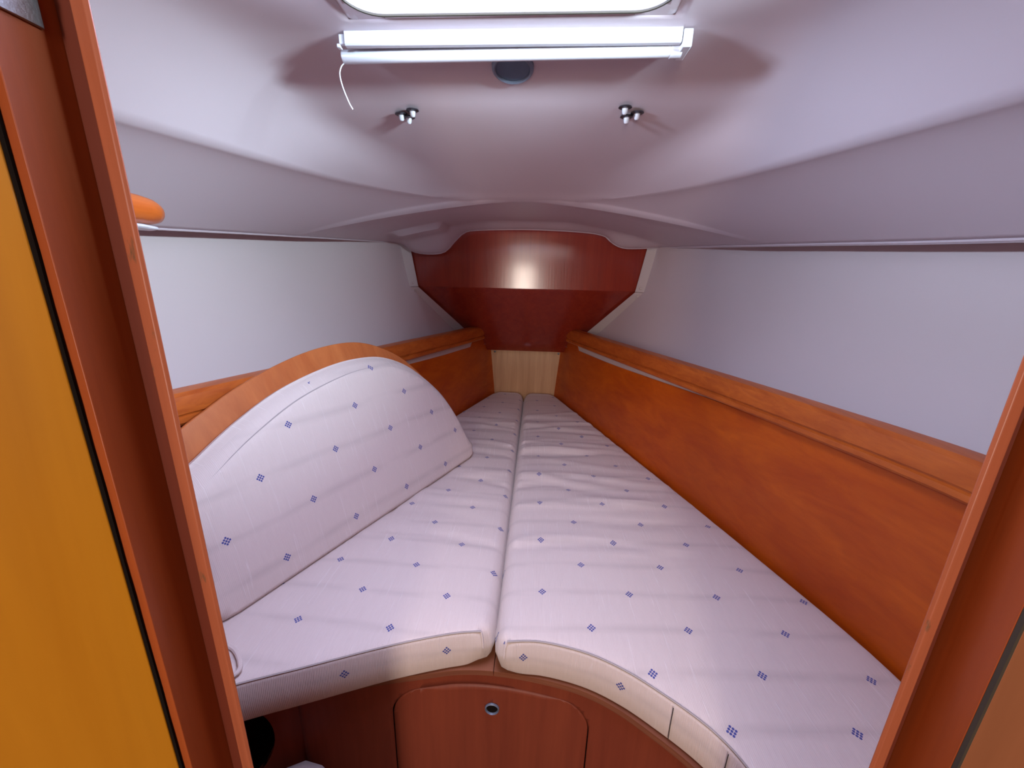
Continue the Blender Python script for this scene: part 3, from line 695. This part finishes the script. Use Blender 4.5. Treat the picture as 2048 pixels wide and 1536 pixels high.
po = link('folded_cloth', pc, M['foam'], smooth=80, bevel=0.014); tag(po, 'pale folded cloth standing in the corner below the left cushion', 'cloth')

# ------------------------------------------------------------------ doorway: jambs, stops, leaf, casing
ZT = 1.86
df = empty('door_frame', (0.08, 0.24, 0.0), 'red-brown wooden door frame standing on both sides of the view, worn inner edges', 'door frame')
for sd, xi, w, wf in ((-1, DX0, 0.028, 0.0135), (1, DX1, 0.021, 0.0065)):
    jb = link('post', prism([(xi, 0.2225, 0), (xi, 0.264, 0), (xi+sd*0.012, 0.264, 0), (xi+sd*0.012, 0.2225, 0)], (0, 0, ZT)), M['jamb'], parent=df, bevel=0.0005)
    x1 = xi-sd*w; xf = xi-sd*wf; x2 = x1+sd*(0.013 if sd < 0 else 0.012)
    link('stop', prism([(x1, 0.2520, 0), (x1+sd*0.002, 0.250, 0), (x2-sd*0.003, 0.250, 0), (x2, 0.253, 0), (x2, 0.2608, 0), (xi-sd*0.0003, 0.2608, 0), (xi-sd*0.0003, 0.262, 0), (xf, 0.262, 0)], (0, 0, ZT)), M['stop'], parent=jb, bevel=0.0008)
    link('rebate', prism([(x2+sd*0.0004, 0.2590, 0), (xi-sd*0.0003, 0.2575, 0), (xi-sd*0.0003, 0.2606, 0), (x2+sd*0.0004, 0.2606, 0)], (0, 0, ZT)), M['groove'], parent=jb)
link('head', box(DX0-0.012, DX1+0.012, 0.2225, 0.264, ZT, ZT+0.01), M['jamb'], parent=df, bevel=0.001)
# metal latch plate high on the left jamb
lpz = empty('latch_plate', (DX0+0.001, 0.236, 1.58), 'grey metal plate at the top of the left door post', 'plate')
link('plate', prism([(DX0+0.0022, 0.2245, 1.532), (DX0+0.0022, 0.2475, 1.532), (DX0+0.0022, 0.2475, 1.66), (DX0+0.0022, 0.2245, 1.66)], (-0.0022, 0, 0)), M['chrome'], parent=lpz, bevel=0.0006)
link('screw', lathe((DX0+0.0022, 0.240, 1.548), (1, 0, 0), [(0.004, 0), (0.0036, 0.0012), (0.0, 0.0015)], 12), M['chrome'], parent=lpz)
# open leaf on the left
lf = empty('door_leaf', (-0.232, 0.215, 0.02), 'honey-coloured open door leaf filling the left edge of the picture', 'door')
h0 = Vector((-0.2335, 0.2200, 0.02)); ld_ = Vector((-0.72, -0.69, 0)).normalized(); ln = Vector((-0.69, 0.72, 0)).normalized()
ln = ln if ln.x < 0 else -ln
link('panel', prism([h0, h0+ld_*0.55, h0+ld_*0.55+ln*0.02, h0+ln*0.02], (0, 0, 1.82)), M['leaf'], parent=lf, bevel=0.001)
wob = [h0+Vector((0.0008, 0.0012, z))+ln*(0.0004*math.sin(z*37)) for z in frange(0.0, 1.82, 60)]
link('edge_seal', tube(wob, [0.0015+0.0005*math.sin(k*1.7)*math.sin(k*0.6) for k in range(60)], 6), M['dark'], parent=lf)
# right side: dark joint and brown casing panel
cs = empty('casing_panel', (0.52, 0.215, 0.0), 'brown wooden casing panel at the lower right edge beyond the right post', 'panel')
link('board', box(DX1+0.0016, 0.80, 0.2195, 0.2223, 0.0, 1.9), M['brown'], parent=cs, bevel=0.001)
link('joint', box(DX1+0.0002, DX1+0.0022, 0.2195, 0.2224, 0.0, 1.9), M['seal'], parent=cs)
